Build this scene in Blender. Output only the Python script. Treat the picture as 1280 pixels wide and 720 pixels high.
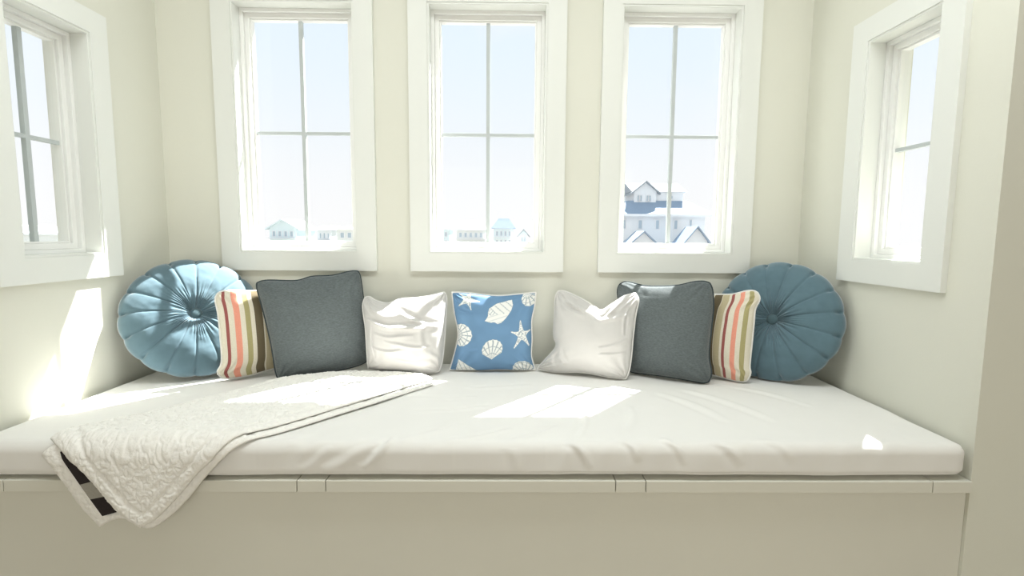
import bpy, bmesh, math, random
import numpy as np
from mathutils import Vector, Matrix

for o in list(bpy.data.objects):
    bpy.data.objects.remove(o, do_unlink=True)
scene = bpy.context.scene
COL = scene.collection
random.seed(7)
PI = math.pi

# ------------------------------------------------------------------ camera
EYE = 1.17
F_PX, PITCH, ROLL, YAW, DIST = 636.16, math.radians(5.784), math.radians(0.41), math.radians(0.651), 2.2719
cam_data = bpy.data.cameras.new('camera')
cam_data.sensor_fit = 'HORIZONTAL'
cam_data.sensor_width = 36.0
cam_data.lens = 36.0 * F_PX / 1280.0
cam_data.clip_start = 0.05
cam_data.clip_end = 2000
cam = bpy.data.objects.new('camera', cam_data)
COL.objects.link(cam)
cam.matrix_world = (Matrix.Translation((0, -DIST, EYE)) @ Matrix.Rotation(-YAW, 4, 'Z')
                    @ Matrix.Rotation(PI / 2 - PITCH, 4, 'X') @ Matrix.Rotation(ROLL, 4, 'Z'))
scene.camera = cam

# ------------------------------------------------------------------ colour management
scene.view_settings.view_transform = 'Standard'
scene.view_settings.look = 'None'
scene.view_settings.gamma = 1.0
scene.view_settings.use_curve_mapping = False
scene.view_settings.exposure = 0.6

# ------------------------------------------------------------------ sky
world = bpy.data.worlds.new('sky')
scene.world = world
world.use_nodes = True
wn, wl = world.node_tree.nodes, world.node_tree.links
wn.clear()
w_out = wn.new('ShaderNodeOutputWorld')
w_bg = wn.new('ShaderNodeBackground')
w_tc = wn.new('ShaderNodeTexCoord')
w_sep = wn.new('ShaderNodeSeparateXYZ')
w_ramp = wn.new('ShaderNodeValToRGB')
w_ramp.color_ramp.interpolation = 'EASE'
els = w_ramp.color_ramp.elements
els[0].position = 0.0
els[0].color = (0.885, 0.88, 0.885, 1)
els[1].position = 1.0
els[1].color = (0.58, 0.74, 0.90, 1)
e = els.new(0.40)
e.color = (0.735, 0.83, 0.915, 1)
w_noise = wn.new('ShaderNodeTexNoise')
w_noise.inputs['Scale'].default_value = 3.5
w_noise.inputs['Detail'].default_value = 5
w_cr = wn.new('ShaderNodeValToRGB')
w_cr.color_ramp.elements[0].position = 0.56
w_cr.color_ramp.elements[0].color = (0, 0, 0, 1)
w_cr.color_ramp.elements[1].position = 0.80
w_cr.color_ramp.elements[1].color = (0.6, 0.6, 0.6, 1)
w_mix = wn.new('ShaderNodeMixRGB')
w_mix.inputs['Color2'].default_value = (0.88, 0.88, 0.89, 1)
wl.new(w_tc.outputs['Generated'], w_sep.inputs[0])
wl.new(w_sep.outputs['Z'], w_ramp.inputs['Fac'])
wl.new(w_tc.outputs['Generated'], w_noise.inputs['Vector'])
wl.new(w_noise.outputs['Fac'], w_cr.inputs['Fac'])
wl.new(w_cr.outputs['Color'], w_mix.inputs['Fac'])
wl.new(w_ramp.outputs['Color'], w_mix.inputs['Color1'])
wl.new(w_mix.outputs['Color'], w_bg.inputs['Color'])
w_bg.inputs['Strength'].default_value = 0.77
wl.new(w_bg.outputs[0], w_out.inputs[0])

# ------------------------------------------------------------------ sun
sun_data = bpy.data.lights.new('sun', 'SUN')
sun_data.energy = 18.0
sun_data.angle = math.radians(0.6)
sun_data.color = (1.0, 0.985, 0.96)
sun = bpy.data.objects.new('sun', sun_data)
COL.objects.link(sun)
sun.rotation_euler = Vector((-0.86, -1.0, -1.83)).to_track_quat('-Z', 'Y').to_euler()
sun.location = (4, 6, 10)

# ------------------------------------------------------------------ fill lights added in the unseen part of the room
def area(name, loc, rot, sx, sy, power, color, portal=False):
    d = bpy.data.lights.new(name, 'AREA')
    d.shape = 'RECTANGLE'
    d.size, d.size_y = sx, sy
    d.energy = power
    d.color = color
    if portal:
        d.cycles.is_portal = True
    o = bpy.data.objects.new(name, d)
    COL.objects.link(o)
    o.location = loc
    o.rotation_euler = rot
    return o
area('rear_fill_light', (0.2, -5.3, 0.75), (PI / 2, 0, 0), 3.4, 1.3, 26, (1.0, 0.93, 0.80))  # added warm fill from behind the camera
area('overhead_fill_light', (0.0, -1.2, 2.73), (0, 0, 0), 2.6, 0.4, 21, (0.95, 0.99, 1.0))  # added fill out of frame, brightens the mattress top; no known lamp

# ------------------------------------------------------------------ dimensions
XL, XR = -1.4915, 1.3085
YF = -0.918          # front plane of the alcove walls
CEIL = 2.75
MT = 0.60            # top of the mattress
WT = 0.15            # wall thickness
WIN = dict(b1=(-1.169, -0.6534), b2=(-0.3422, 0.1705), b3=(0.4865, 1.0024))
ZB, ZT = EYE - 0.0751, EYE + 0.9812
SYA, SYB = -0.70, -0.382
SZB, SZT = EYE - 0.0772, EYE + 0.7055

# ------------------------------------------------------------------ materials
def mat(name, color, rough=0.8, noise_scale=None, noise_amt=0.06, bump=None, bump_scale=200.0, bump_dist=0.001,
        sheen=0.0, spec=0.3, stretch=None):
    m = bpy.data.materials.new(name)
    m.use_nodes = True
    nt = m.node_tree
    b = nt.nodes['Principled BSDF']
    b.inputs['Base Color'].default_value = (*color, 1)
    b.inputs['Roughness'].default_value = rough
    b.inputs['Specular IOR Level'].default_value = spec
    if sheen:
        b.inputs['Sheen Weight'].default_value = sheen
        b.inputs['Sheen Roughness'].default_value = 0.4
    tc = nt.nodes.new('ShaderNodeTexCoord')
    vec = tc.outputs['Object']
    if stretch:
        mp = nt.nodes.new('ShaderNodeMapping')
        mp.inputs['Scale'].default_value = stretch
        nt.links.new(vec, mp.inputs['Vector'])
        vec = mp.outputs[0]
    if noise_scale:
        n = nt.nodes.new('ShaderNodeTexNoise')
        n.inputs['Scale'].default_value = noise_scale
        n.inputs['Detail'].default_value = 4
        nt.links.new(vec, n.inputs['Vector'])
        mx = nt.nodes.new('ShaderNodeMixRGB')
        mx.inputs['Color1'].default_value = (*[c * (1 - noise_amt) for c in color], 1)
        mx.inputs['Color2'].default_value = (*[min(1, c * (1 + noise_amt)) for c in color], 1)
        nt.links.new(n.outputs['Fac'], mx.inputs['Fac'])
        nt.links.new(mx.outputs[0], b.inputs['Base Color'])
    if bump:
        n2 = nt.nodes.new('ShaderNodeTexNoise')
        n2.inputs['Scale'].default_value = bump_scale
        n2.inputs['Detail'].default_value = 3
        nt.links.new(vec, n2.inputs['Vector'])
        bp = nt.nodes.new('ShaderNodeBump')
        bp.inputs['Strength'].default_value = bump
        bp.inputs['Distance'].default_value = bump_dist
        nt.links.new(n2.outputs['Fac'], bp.inputs['Height'])
        nt.links.new(bp.outputs[0], b.inputs['Normal'])
    return m

M = {}
M['wall'] = mat('wall_paint', (0.725, 0.725, 0.64), 0.85, 3.0, 0.015, 0.25, 260, 0.0008)
M['trim'] = mat('trim_paint', (0.775, 0.79, 0.75), 0.45, 6.0, 0.01)
M['vinyl'] = mat('window_vinyl', (0.86, 0.865, 0.84), 0.35, 6.0, 0.01)
M['muntin'] = mat('muntin_paint', (0.50, 0.54, 0.54), 0.5, 6.0, 0.01)
M['bench'] = mat('bench_paint', (0.72, 0.71, 0.63), 0.6, 8.0, 0.015, 0.2, 300, 0.0006)
M['floor'] = mat('floor_wood', (0.42, 0.36, 0.28), 0.5, 12.0, 0.2, stretch=(1, 8, 1))
M['mattress'] = mat('mattress_cotton', (0.83, 0.82, 0.79), 0.9, 5.0, 0.02, 0.25, 700, 0.0006, sheen=0.1)
M['white_fabric'] = mat('white_linen', (0.57, 0.56, 0.54), 0.92, 30.0, 0.03, 0.3, 800, 0.0006, sheen=0.1)
M['white_piping'] = mat('white_piping', (0.76, 0.75, 0.72), 0.9, 60.0, 0.04)
M['dark_fabric'] = mat('slate_weave', (0.115, 0.135, 0.138), 0.95, 110.0, 0.50, 0.5, 400, 0.0008, sheen=0.25, stretch=(1, 1, 3.0))
M['dark_piping'] = mat('slate_piping', (0.05, 0.065, 0.07), 0.9, 80.0, 0.1)
M['velvet'] = mat('blue_velvet', (0.098, 0.167, 0.203), 0.85, 22.0, 0.16, 0.25, 500, 0.0006, sheen=0.75)
M['velvet_button'] = mat('blue_velvet_button', (0.075, 0.13, 0.15), 0.8, 30.0, 0.1, sheen=0.5)
M['sherpa'] = mat('sherpa_fleece', (0.90, 0.885, 0.84), 0.95, 60.0, 0.05, 0.5, 220, 0.003, sheen=0.3)
M['hem'] = mat('fleece_hem', (0.84, 0.83, 0.78), 0.95, 60.0, 0.04, 0.5, 160, 0.003, sheen=0.3)
M['plaid_dark'] = mat('plaid_dark', (0.028, 0.022, 0.022), 0.95, 150.0, 0.3, 0.4, 400, 0.001)
M['plaid_grey'] = mat('plaid_grey', (0.34, 0.325, 0.285), 0.95, 150.0, 0.15, 0.4, 400, 0.001)
M['sand'] = mat('pale_sand', (0.155, 0.15, 0.14), 0.95, 0.15, 0.06)
M['h_white'] = mat('pale_siding', (0.86, 0.875, 0.88), 0.8, 1.0, 0.02)
M['h_teal'] = mat('pale_teal_siding', (0.78, 0.87, 0.88), 0.8, 1.0, 0.02)
M['h_cream'] = mat('pale_cream_siding', (0.84, 0.86, 0.83), 0.8, 1.0, 0.02)
M['h_roof'] = mat('blue_grey_roof', (0.33, 0.41, 0.51), 0.8, 3.0, 0.08)
M['h_roof2'] = mat('light_grey_roof', (0.34, 0.37, 0.39), 0.8, 3.0, 0.05)
M['h_glass'] = mat('house_window', (0.50, 0.58, 0.63), 0.3, 3.0, 0.05)
M['h_trim'] = mat('house_trim', (0.85, 0.85, 0.85), 0.7, 3.0, 0.02)
M['bush'] = mat('pale_scrub', (0.40, 0.42, 0.36), 0.9, 4.0, 0.15)

def glass_mat():
    m = bpy.data.materials.new('window_glass')
    m.use_nodes = True
    nt = m.node_tree
    nt.nodes.clear()
    out = nt.nodes.new('ShaderNodeOutputMaterial')
    tr = nt.nodes.new('ShaderNodeBsdfTransparent')
    tr.inputs['Color'].default_value = (0.985, 0.99, 0.99, 1)
    gl = nt.nodes.new('ShaderNodeBsdfGlossy')
    gl.inputs['Roughness'].default_value = 0.02
    mx = nt.nodes.new('ShaderNodeMixShader')
    mx.inputs[0].default_value = 0.015
    nt.links.new(tr.outputs[0], mx.inputs[1])
    nt.links.new(gl.outputs[0], mx.inputs[2])
    nt.links.new(mx.outputs[0], out.inputs[0])
    return m
M['glass'] = glass_mat()

# ------------------------------------------------------------------ mesh helpers
def link(name, me, m, parent=None, smooth=False):
    if m is not None:
        me.materials.append(M[m] if isinstance(m, str) else m)
    if smooth:
        me.polygons.foreach_set('use_smooth', [True] * len(me.polygons))
    o = bpy.data.objects.new(name, me)
    COL.objects.link(o)
    if parent is not None:
        o.parent = parent
    return o

def from_bm(name, bm, m, parent=None, smooth=False):
    me = bpy.data.meshes.new(name)
    bmesh.ops.recalc_face_normals(bm, faces=bm.faces)
    bm.to_mesh(me)
    bm.free()
    return link(name, me, m, parent, smooth)

def from_pd(name, v, f, m, parent=None, smooth=True):
    me = bpy.data.meshes.new(name)
    me.from_pydata([tuple(map(float, p)) for p in v], [], [tuple(map(int, q)) for q in f])
    me.update()
    return link(name, me, m, parent, smooth)

def empty(name, loc, rz=0.0):
    o = bpy.data.objects.new(name, None)
    COL.objects.link(o)
    o.location = loc
    o.rotation_euler = (0, 0, rz)
    o.empty_display_size = 0.05
    return o

def tag(o, label, cat, group=None, kind=None):
    o['label'] = label
    if cat:
        o['category'] = cat
    if group:
        o['group'] = group
    if kind:
        o['kind'] = kind
    return o

def bm_box(bm, x0, x1, y0, y1, z0, z1):
    vs = [bm.verts.new((x, y, z)) for x in (x0, x1) for y in (y0, y1) for z in (z0, z1)]
    for q in ((0, 1, 3, 2), (4, 6, 7, 5), (0, 4, 5, 1), (2, 3, 7, 6), (0, 2, 6, 4), (1, 5, 7, 3)):
        bm.faces.new([vs[i] for i in q])
    return vs

def box(name, dims, m, parent=None, bevel=0.0):
    bm = bmesh.new()
    bm_box(bm, *dims)
    bmesh.ops.recalc_face_normals(bm, faces=bm.faces)
    if bevel:
        bmesh.ops.bevel(bm, geom=list(bm.edges), offset=bevel, segments=2, affect='EDGES', profile=0.5)
    return from_bm(name, bm, m, parent)

def prism(name, poly, y0, y1, m, parent=None, bevel=0.0):
    """polygon in (x, z), extruded along y"""
    bm = bmesh.new()
    a = [bm.verts.new((x, y0, z)) for x, z in poly]
    b = [bm.verts.new((x, y1, z)) for x, z in poly]
    n = len(poly)
    bm.faces.new(a)
    bm.faces.new(b[::-1])
    for i in range(n):
        bm.faces.new((a[i], b[i], b[(i + 1) % n], a[(i + 1) % n]))
    bmesh.ops.recalc_face_normals(bm, faces=bm.faces)
    if bevel:
        bmesh.ops.bevel(bm, geom=list(bm.edges), offset=bevel, segments=2, affect='EDGES', profile=0.5)
    return from_bm(name, bm, m, parent)

def ring(name, x0, x1, z0, z1, w, y0, y1, m, parent=None, bevel=0.0015):
    """mitred picture frame as one mesh: outer rectangle minus inner"""
    bm = bmesh.new()
    O = [(x0, z0), (x1, z0), (x1, z1), (x0, z1)]
    I = [(x0 + w, z0 + w), (x1 - w, z0 + w), (x1 - w, z1 - w), (x0 + w, z1 - w)]
    vo = [[bm.verts.new((x, y, z)) for x, z in O] for y in (y0, y1)]
    vi = [[bm.verts.new((x, y, z)) for x, z in I] for y in (y0, y1)]
    for i in range(4):
        j = (i + 1) % 4
        bm.faces.new((vo[0][i], vo[0][j], vi[0][j], vi[0][i]))
        bm.faces.new((vo[1][i], vi[1][i], vi[1][j], vo[1][j]))
        bm.faces.new((vo[0][i], vo[1][i], vo[1][j], vo[0][j]))
        bm.faces.new((vi[0][i], vi[0][j], vi[1][j], vi[1][i]))
    bmesh.ops.recalc_face_normals(bm, faces=bm.faces)
    if bevel:
        ed = [e for e in bm.edges if e.is_manifold and e.calc_face_angle(0) > 0.5]
        bmesh.ops.bevel(bm, geom=ed, offset=bevel, segments=2, affect='EDGES', profile=0.5)
    return from_bm(name, bm, m, parent)

def wall_mesh(name, axis, plane, thick, us, vs, holes, m='wall'):
    """wall with openings; axis 'y': plane y=plane, u=x ; axis 'x': plane x=plane, u=y; thick signed"""
    us, vs = sorted(us), sorted(vs)
    bm = bmesh.new()
    cache = {}
    def P(u, v, k):
        key = (round(u, 5), round(v, 5), k)
        if key not in cache:
            d = plane + (thick if k else 0)
            cache[key] = bm.verts.new((u, d, v) if axis == 'y' else (d, u, v))
        return cache[key]
    solid = {}
    for i in range(len(us) - 1):
        for j in range(len(vs) - 1):
            cu, cv = (us[i] + us[i + 1]) / 2, (vs[j] + vs[j + 1]) / 2
            solid[i, j] = not any(a < cu < b and c < cv < d for a, b, c, d in holes)
    for (i, j), s in solid.items():
        if not s:
            continue
        a, b, c, d = us[i], us[i + 1], vs[j], vs[j + 1]
        for k in (0, 1):
            bm.faces.new((P(a, c, k), P(b, c, k), P(b, d, k), P(a, d, k)))
        for (di, dj), (p, q) in {(-1, 0): ((a, c), (a, d)), (1, 0): ((b, c), (b, d)), (0, -1): ((a, c), (b, c)), (0, 1): ((a, d), (b, d))}.items():
            if not solid.get((i + di, j + dj), False):
                bm.faces.new((P(*p, 0), P(*q, 0), P(*q, 1), P(*p, 1)))
    o = from_bm(name, bm, m)
    o['kind'] = 'structure'
    return o

# ------------------------------------------------------------------ value noise
_rng = np.random.default_rng(11)
_perm = _rng.random((64, 64, 64))
def vnoise(x, y, z=0.0):
    x, y = np.asarray(x, float), np.asarray(y, float)
    z = np.zeros_like(x) + z
    xi, yi, zi = np.floor(x).astype(int), np.floor(y).astype(int), np.floor(z).astype(int)
    fx, fy, fz = x - xi, y - yi, z - zi
    sx, sy, sz = [t * t * t * (t * (t * 6 - 15) + 10) for t in (fx, fy, fz)]
    def g(a, b, c):
        return _perm[(xi + a) % 64, (yi + b) % 64, (zi + c) % 64]
    def lerp(p, q, t):
        return p + (q - p) * t
    v = lerp(lerp(lerp(g(0, 0, 0), g(1, 0, 0), sx), lerp(g(0, 1, 0), g(1, 1, 0), sx), sy),
             lerp(lerp(g(0, 0, 1), g(1, 0, 1), sx), lerp(g(0, 1, 1), g(1, 1, 1), sx), sy), sz)
    return v * 2 - 1

def fbm(x, y, z=0.0, o=3):
    r, a = 0, 1.0
    for i in range(o):
        r = r + a * vnoise(np.asarray(x) * 2 ** i + 7.3 * i, np.asarray(y) * 2 ** i + 3.1 * i, z + i * 5.7)
        a *= 0.5
    return r

def ridge(x, y, x0, y0, x1, y1, w, amp):
    """a soft crease along a segment, fading at both ends"""
    dx, dy = x1 - x0, y1 - y0
    L = math.hypot(dx, dy)
    t = ((x - x0) * dx + (y - y0) * dy) / (L * L)
    s = (-(x - x0) * dy + (y - y0) * dx) / L
    s = s + 0.12 * L * np.sin(PI * np.clip(t, 0, 1)) * 0.5
    fade = np.clip(np.sin(PI * np.clip(t, 0.0, 1.0)), 0, 1) ** 0.6
    k = s / w
    return amp * fade * (np.exp(-k * k) - 0.6 * np.exp(-(k - 1.6) ** 2))

# ------------------------------------------------------------------ the room
holes = [(a, b, ZB, ZT) for a, b in WIN.values()]
us = [XL - WT, XR + WT] + [v for w in WIN.values() for v in w]
wall_mesh('wall_back', 'y', 0.0, WT, us, [-0.2, CEIL, ZB, ZT], holes)
wall_mesh('wall_left', 'x', XL, -WT, [YF, 0.0, SYA, SYB], [-0.2, CEIL, SZB, SZT], [(SYA, SYB, SZB, SZT)])
wall_mesh('wall_right', 'x', XR, WT, [YF, 0.0, SYA, SYB], [-0.2, CEIL, SZB, SZT], [(SYA, SYB, SZB, SZT)])
wall_mesh('wall_front_left', 'y', YF, WT, [-3.4, XL - WT], [-0.2, CEIL], [])
wall_mesh('wall_front_right', 'y', YF, WT, [XR + WT, 3.4], [-0.2, CEIL], [])
wall_mesh('wall_room_left', 'x', -3.4, -WT, [-5.6, YF + WT], [-0.2, CEIL], [])
wall_mesh('wall_room_right', 'x', 3.4, WT, [-5.6, YF + WT], [-0.2, CEIL], [])
wall_mesh('wall_rear', 'y', -5.6, -WT, [-3.4, -1.6, 2.0, 3.4], [-0.2, 0.05, 2.25, CEIL], [(-1.6, 2.0, 0.05, 2.25)])
f = box('floor', (-3.55, 3.55, -5.75, YF + 0.3, -0.2, 0.0), 'floor')
f['kind'] = 'structure'
c = box('ceiling', (-3.55, 3.55, -5.75, 0.15, CEIL, CEIL + 0.2), 'trim')
c['kind'] = 'structure'

# ------------------------------------------------------------------ windows
def window(name, loc, rz, w, h, muntin_x, label):
    root = empty(name, loc, rz)
    root['kind'] = 'structure'
    root['label'] = label
    a = w / 2
    cw, ct = 0.081, 0.019
    # casing: four mitred boards on the wall face
    for poly in ([(-a - cw, -cw), (a + cw, -cw), (a, 0), (-a, 0)],
                 [(-a, h), (a, h), (a + cw, h + cw), (-a - cw, h + cw)],
                 [(-a - cw, -cw), (-a, 0), (-a, h), (-a - cw, h + cw)],
                 [(a, 0), (a + cw, -cw), (a + cw, h + cw), (a, h)]):
        prism('casing_board', poly, -ct, 0.0, 'trim', root)
    ring('jamb_extension', -a, a, 0, h, 0.008, -ct + 0.004, 0.13, 'trim', root, 0.001)
    ring('window_frame', -a + 0.008, a - 0.008, 0.008, h - 0.008, 0.014, 0.045, 0.13, 'vinyl', root, 0.0015)
    sash = ring('sash', -a + 0.022, a - 0.022, 0.022, h - 0.022, 0.020, 0.060, 0.110, 'vinyl', root, 0.002)
    ring('glazing_bead', -a + 0.042, a - 0.042, 0.042, h - 0.042, 0.007, 0.070, 0.098, 'vinyl', sash, 0.0012)
    g = 0.048
    gy = 0.084
    mw = 0.0085
    x0, x1, z0, z1 = -a + g, a - g, g, h - g
    zm = (z0 + z1) / 2
    box('muntin', (x0, x1, gy - 0.008, gy + 0.008, zm - mw * 0.8, zm + mw * 0.8), 'muntin', sash, 0.001)
    cuts = [x0, x1]
    if muntin_x is not None:
        box('muntin', (muntin_x - mw, muntin_x + mw, gy - 0.0085, gy + 0.0085, z0, z1), 'muntin', sash, 0.001)
        cuts = [x0, muntin_x, x1]
    for i in range(len(cuts) - 1):
        for zz in ((z0, zm), (zm, z1)):
            box('pane', (cuts[i], cuts[i + 1], gy - 0.002, gy + 0.002, zz[0], zz[1]), 'glass', sash)
    return root

for i, (k, lab) in enumerate((('b1', 'white four-pane window in the back wall above the slate pillow on the left'),
                              ('b2', 'white four-pane window in the middle of the back wall above the seashell pillow'),
                              ('b3', 'white four-pane window in the back wall showing the large pale house'))):
    x0, x1 = WIN[k]
    window('window_%d' % (i + 1), ((x0 + x1) / 2, 0, ZB), 0, x1 - x0, ZT - ZB, 0.0, lab)
    area('window_portal', ((x0 + x1) / 2, 0.2, (ZB + ZT) / 2), (-PI / 2, 0, 0), x1 - x0, ZT - ZB, 1, (1, 1, 1), True)
window('window_4', (XL, (SYA + SYB) / 2, SZB), PI / 2, SYB - SYA, SZT - SZB, -0.008, 'small white window in the left side wall above the sunlit patch')
window('window_5', (XR, (SYA + SYB) / 2, SZB), -PI / 2, SYB - SYA, SZT - SZB, None, 'small white window in the right side wall above the velvet pillow')
area('window_portal', (XL - 0.2, (SYA + SYB) / 2, (SZB + SZT) / 2), (0, -PI / 2, 0), SZT - SZB, SYB - SYA, 1, (1, 1, 1), True)
area('window_portal', (XR + 0.2, (SYA + SYB) / 2, (SZB + SZT) / 2), (0, PI / 2, 0), SZT - SZB, SYB - SYA, 1, (1, 1, 1), True)

# ------------------------------------------------------------------ built-in bench
bench = empty('window_seat', (0, YF, 0))
tag(bench, 'built-in painted bench with hinged lids under the white mattress', 'bench')
LZ0, LZ1, LY = 0.4635, 0.497, -0.926 - YF
seams = [XL + 0.001, -1.374, -0.574, -0.495, 0.307, 0.391, 1.196, XR - 0.001]
for i in range(len(seams) - 1):
    nm = 'lid' if seams[i + 1] - seams[i] > 0.3 else 'stile'
    box(nm, (seams[i] + 0.0012, seams[i + 1] - 0.0012, LY, -0.005 - YF, LZ0, LZ1), 'bench', bench, 0.0015)
box('front_panel', (XL + 0.001, XR - 0.001, 0.010, 0.030, 0.0, LZ0 - 0.001), 'bench', bench)

# ------------------------------------------------------------------ mattress
def build_mattress():
    lo = np.array([XL + 0.006, -0.921, 0.499])
    hi = np.array([XR - 0.006, -0.008, MT])
    r = np.array([0.045, 0.03, 0.03])
    # cross-section loop (y, z): back-top -> front-top -> front -> bottom -> back
    prof = []
    for y in np.linspace(hi[1], lo[1], 170):
        prof.append((y, hi[2], 1))
    for z in np.linspace(hi[2], lo[2], 34)[1:]:
        prof.append((lo[1], z, 1))
    for y in np.linspace(lo[1], hi[1], 14)[1:]:
        prof.append((y, lo[2], 0))
    for z in np.linspace(lo[2], hi[2], 8)[1:-1]:
        prof.append((hi[1], z, 0))
    prof = np.array(prof)
    xs = np.unique(np.concatenate([np.linspace(lo[0], lo[0] + 0.09, 14), np.linspace(lo[0] + 0.09, hi[0] - 0.09, 520), np.linspace(hi[0] - 0.09, hi[0], 14)]))
    X, J = np.meshgrid(xs, np.arange(len(prof)), indexing='ij')
    Y, Z = prof[J, 0], prof[J, 1]
    act = prof[J, 2]
    P = np.stack([X, Y, Z], -1)
    inner = np.clip(P, lo + r, hi - r)
    d = (P - inner) / r
    n = d / np.maximum(1e-6, np.sqrt((np.abs(d) ** 2.0).sum(-1, keepdims=True)))
    Q = inner + n * r
    dd = np.where(Z > hi[2] - 1e-6, -Y, -lo[1] + (hi[2] - Z))     # unrolled distance from the back wall
    h = 0.0022 * fbm(X * 2.2, dd * 2.2, 1.0) + 0.0009 * fbm(X * 9, dd * 7, 4.0)
    # gathers along the front edge
    near = np.exp(-((dd - 0.93) / 0.07) ** 2)
    sh = X + 0.55 * (dd - 0.9) + 0.03 * vnoise(X * 3, dd * 3, 9)
    h = h + near * 0.0034 * vnoise(sh * 26, dd * 2.0, 2.5) * (0.4 + 0.6 * (vnoise(X * 2.3, X * 0 + 1.7) > -0.1))
    # named creases (x, distance) in metres
    for c in ((-0.31, 0.88, -0.39, 0.99, 0.010, 0.0055), (-0.37, 0.91, -0.50, 1.00, 0.014, 0.003), (-0.48, 0.92, -0.56, 1.0, 0.012, 0.0022),
              (0.02, 0.93, 0.03, 1.0, 0.014, 0.002), (0.18, 0.90, 0.235, 0.99, 0.011, 0.0042), (0.33, 0.89, 0.37, 0.97, 0.010, 0.0030),
              (0.44, 0.88, 0.50, 0.98, 0.010, 0.0032), (0.58, 0.90, 0.66, 0.98, 0.012, 0.0028), (0.72, 0.88, 0.80, 0.97, 0.012, 0.002),
              (0.26, 0.65, 0.20, 0.88, 0.010, 0.0035), (0.02, 0.80, -0.16, 0.90, 0.010, 0.0032), (-0.14, 0.76, -0.30, 0.90, 0.012, 0.0032),
              (0.16, 0.78, 0.02, 0.89, 0.010, 0.0028), (-0.05, 0.60, -0.30, 0.66, 0.012, 0.0025), (-0.10, 0.50, -0.34, 0.52, 0.010, 0.0022),
              (0.42, 0.60, 0.36, 0.82, 0.014, 0.0026), (0.56, 0.45, 0.70, 0.75, 0.016, 0.0025), (0.66, 0.40, 0.85, 0.75, 0.016, 0.0022),
              (0.85, 0.35, 1.05, 0.60, 0.014, 0.0018), (0.10, 0.35, -0.15, 0.40, 0.016, 0.002), (-0.9, 0.42, -1.2, 0.55, 0.02, 0.002)):
        h = h + 1.7 * ridge(X, dd, *c)
    Q = Q + n * (h * act)[..., None]
    # slight sag and a wavy lower edge
    Q[..., 2] += np.where(Z < lo[2] + 0.02, 0.0045 * (0.5 + 0.5 * vnoise(X * 1.6 + 3.3, X * 0)) * act, 0)
    nx, nj = X.shape
    V = Q.reshape(-1, 3)
    F = []
    for i in range(nx - 1):
        for j in range(nj):
            k = (j + 1) % nj
            F.append((i * nj + j, i * nj + k, (i + 1) * nj + k, (i + 1) * nj + j))
    F.append(tuple(range(nj))[::-1])
    F.append(tuple((nx - 1) * nj + j for j in range(nj)))
    V = V - np.array([0, -0.46, 0.499])
    o = from_pd('seat_mattress', V, F, 'mattress')
    o.location = (0, -0.46, 0.499)
    bm = bmesh.new()
    bm.from_mesh(o.data)
    bmesh.ops.recalc_face_normals(bm, faces=bm.faces)
    bm.to_mesh(o.data)
    bm.free()
    tag(o, 'long white fabric-covered mattress filling the top of the window seat', 'mattress')
    return o
build_mattress()

# ------------------------------------------------------------------ pillows
def catmull(pts, n):
    p = np.array(pts, float) / 1000.0
    ext = np.vstack([2 * p[0] - p[1], p, 2 * p[-1] - p[-2]])
    seg = np.sqrt((np.diff(p, axis=0) ** 2).sum(1))
    cum = np.concatenate([[0], np.cumsum(seg)])
    t = np.linspace(0, cum[-1], n)
    out = np.empty((n, 2))
    for i, s in enumerate(t):
        k = min(len(seg) - 1, max(0, int(np.searchsorted(cum, s, side='right') - 1)))
        u = (s - cum[k]) / seg[k]
        a, b, c, d = ext[k:k + 4]
        out[i] = 0.5 * (2 * b + (c - a) * u + (2 * a - 5 * b + 4 * c - d) * u * u + (3 * b - a - 3 * c + d) * u ** 3)
    return out

def coons(T, R, B, L, n, m):
    """T,B left->right ; L,R top->bottom ; returns grid [n(u), m(v)] with v=0 bottom, v=1 top"""
    t, b = catmull(T, n), catmull(B, n)
    l, r = catmull(L, m)[::-1], catmull(R, m)[::-1]
    u = np.linspace(0, 1, n)[:, None, None]
    v = np.linspace(0, 1, m)[None, :, None]
    S = (1 - v) * b[:, None] + v * t[:, None] + (1 - u) * l[None] + u * r[None]
    S -= (1 - u) * (1 - v) * b[0] + u * (1 - v) * b[-1] + (1 - u) * v * t[0] + u * v * t[-1]
    return S

def tube(path, rad, seg=8, closed=True):
    path = np.asarray(path, float)
    n = len(path)
    V, F = [], []
    for i in range(n):
        a = path[(i - 1) % n] if (closed or i > 0) else path[i]
        b = path[(i + 1) % n] if (closed or i < n - 1) else path[i]
        t = b - a
        t /= max(1e-9, np.linalg.norm(t))
        up = np.array([0, 1.0, 0]) if abs(t[1]) < 0.9 else np.array([1.0, 0, 0])
        s = np.cross(t, up)
        s /= np.linalg.norm(s)
        w = np.cross(s, t)
        for k in range(seg):
            q = 2 * PI * k / seg
            V.append(path[i] + rad * (math.cos(q) * s + math.sin(q) * w))
    for i in range(n if closed else n - 1):
        for k in range(seg):
            j, l = (i + 1) % n, (k + 1) % seg
            F.append((i * seg + k, i * seg + l, j * seg + l, j * seg + k))
    return V, F

def round_corners(S, n, amt):
    out = S.copy()
    k = max(2, int(0.075 * n))
    U, W = np.meshgrid(np.linspace(0, 1, n), np.linspace(0, 1, n), indexing='ij')
    for ci, cj, ii, jj in ((0, 0, k, k), (0, n - 1, k, n - 1 - k), (n - 1, 0, n - 1 - k, k), (n - 1, n - 1, n - 1 - k, n - 1 - k)):
        w = amt * np.exp(-((np.abs(U - U[ci, cj]) + np.abs(W - W[ci, cj])) / 0.055) ** 1.5)
        out += w[..., None] * (S[ii, jj] - S[ci, cj])
    return out

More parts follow.
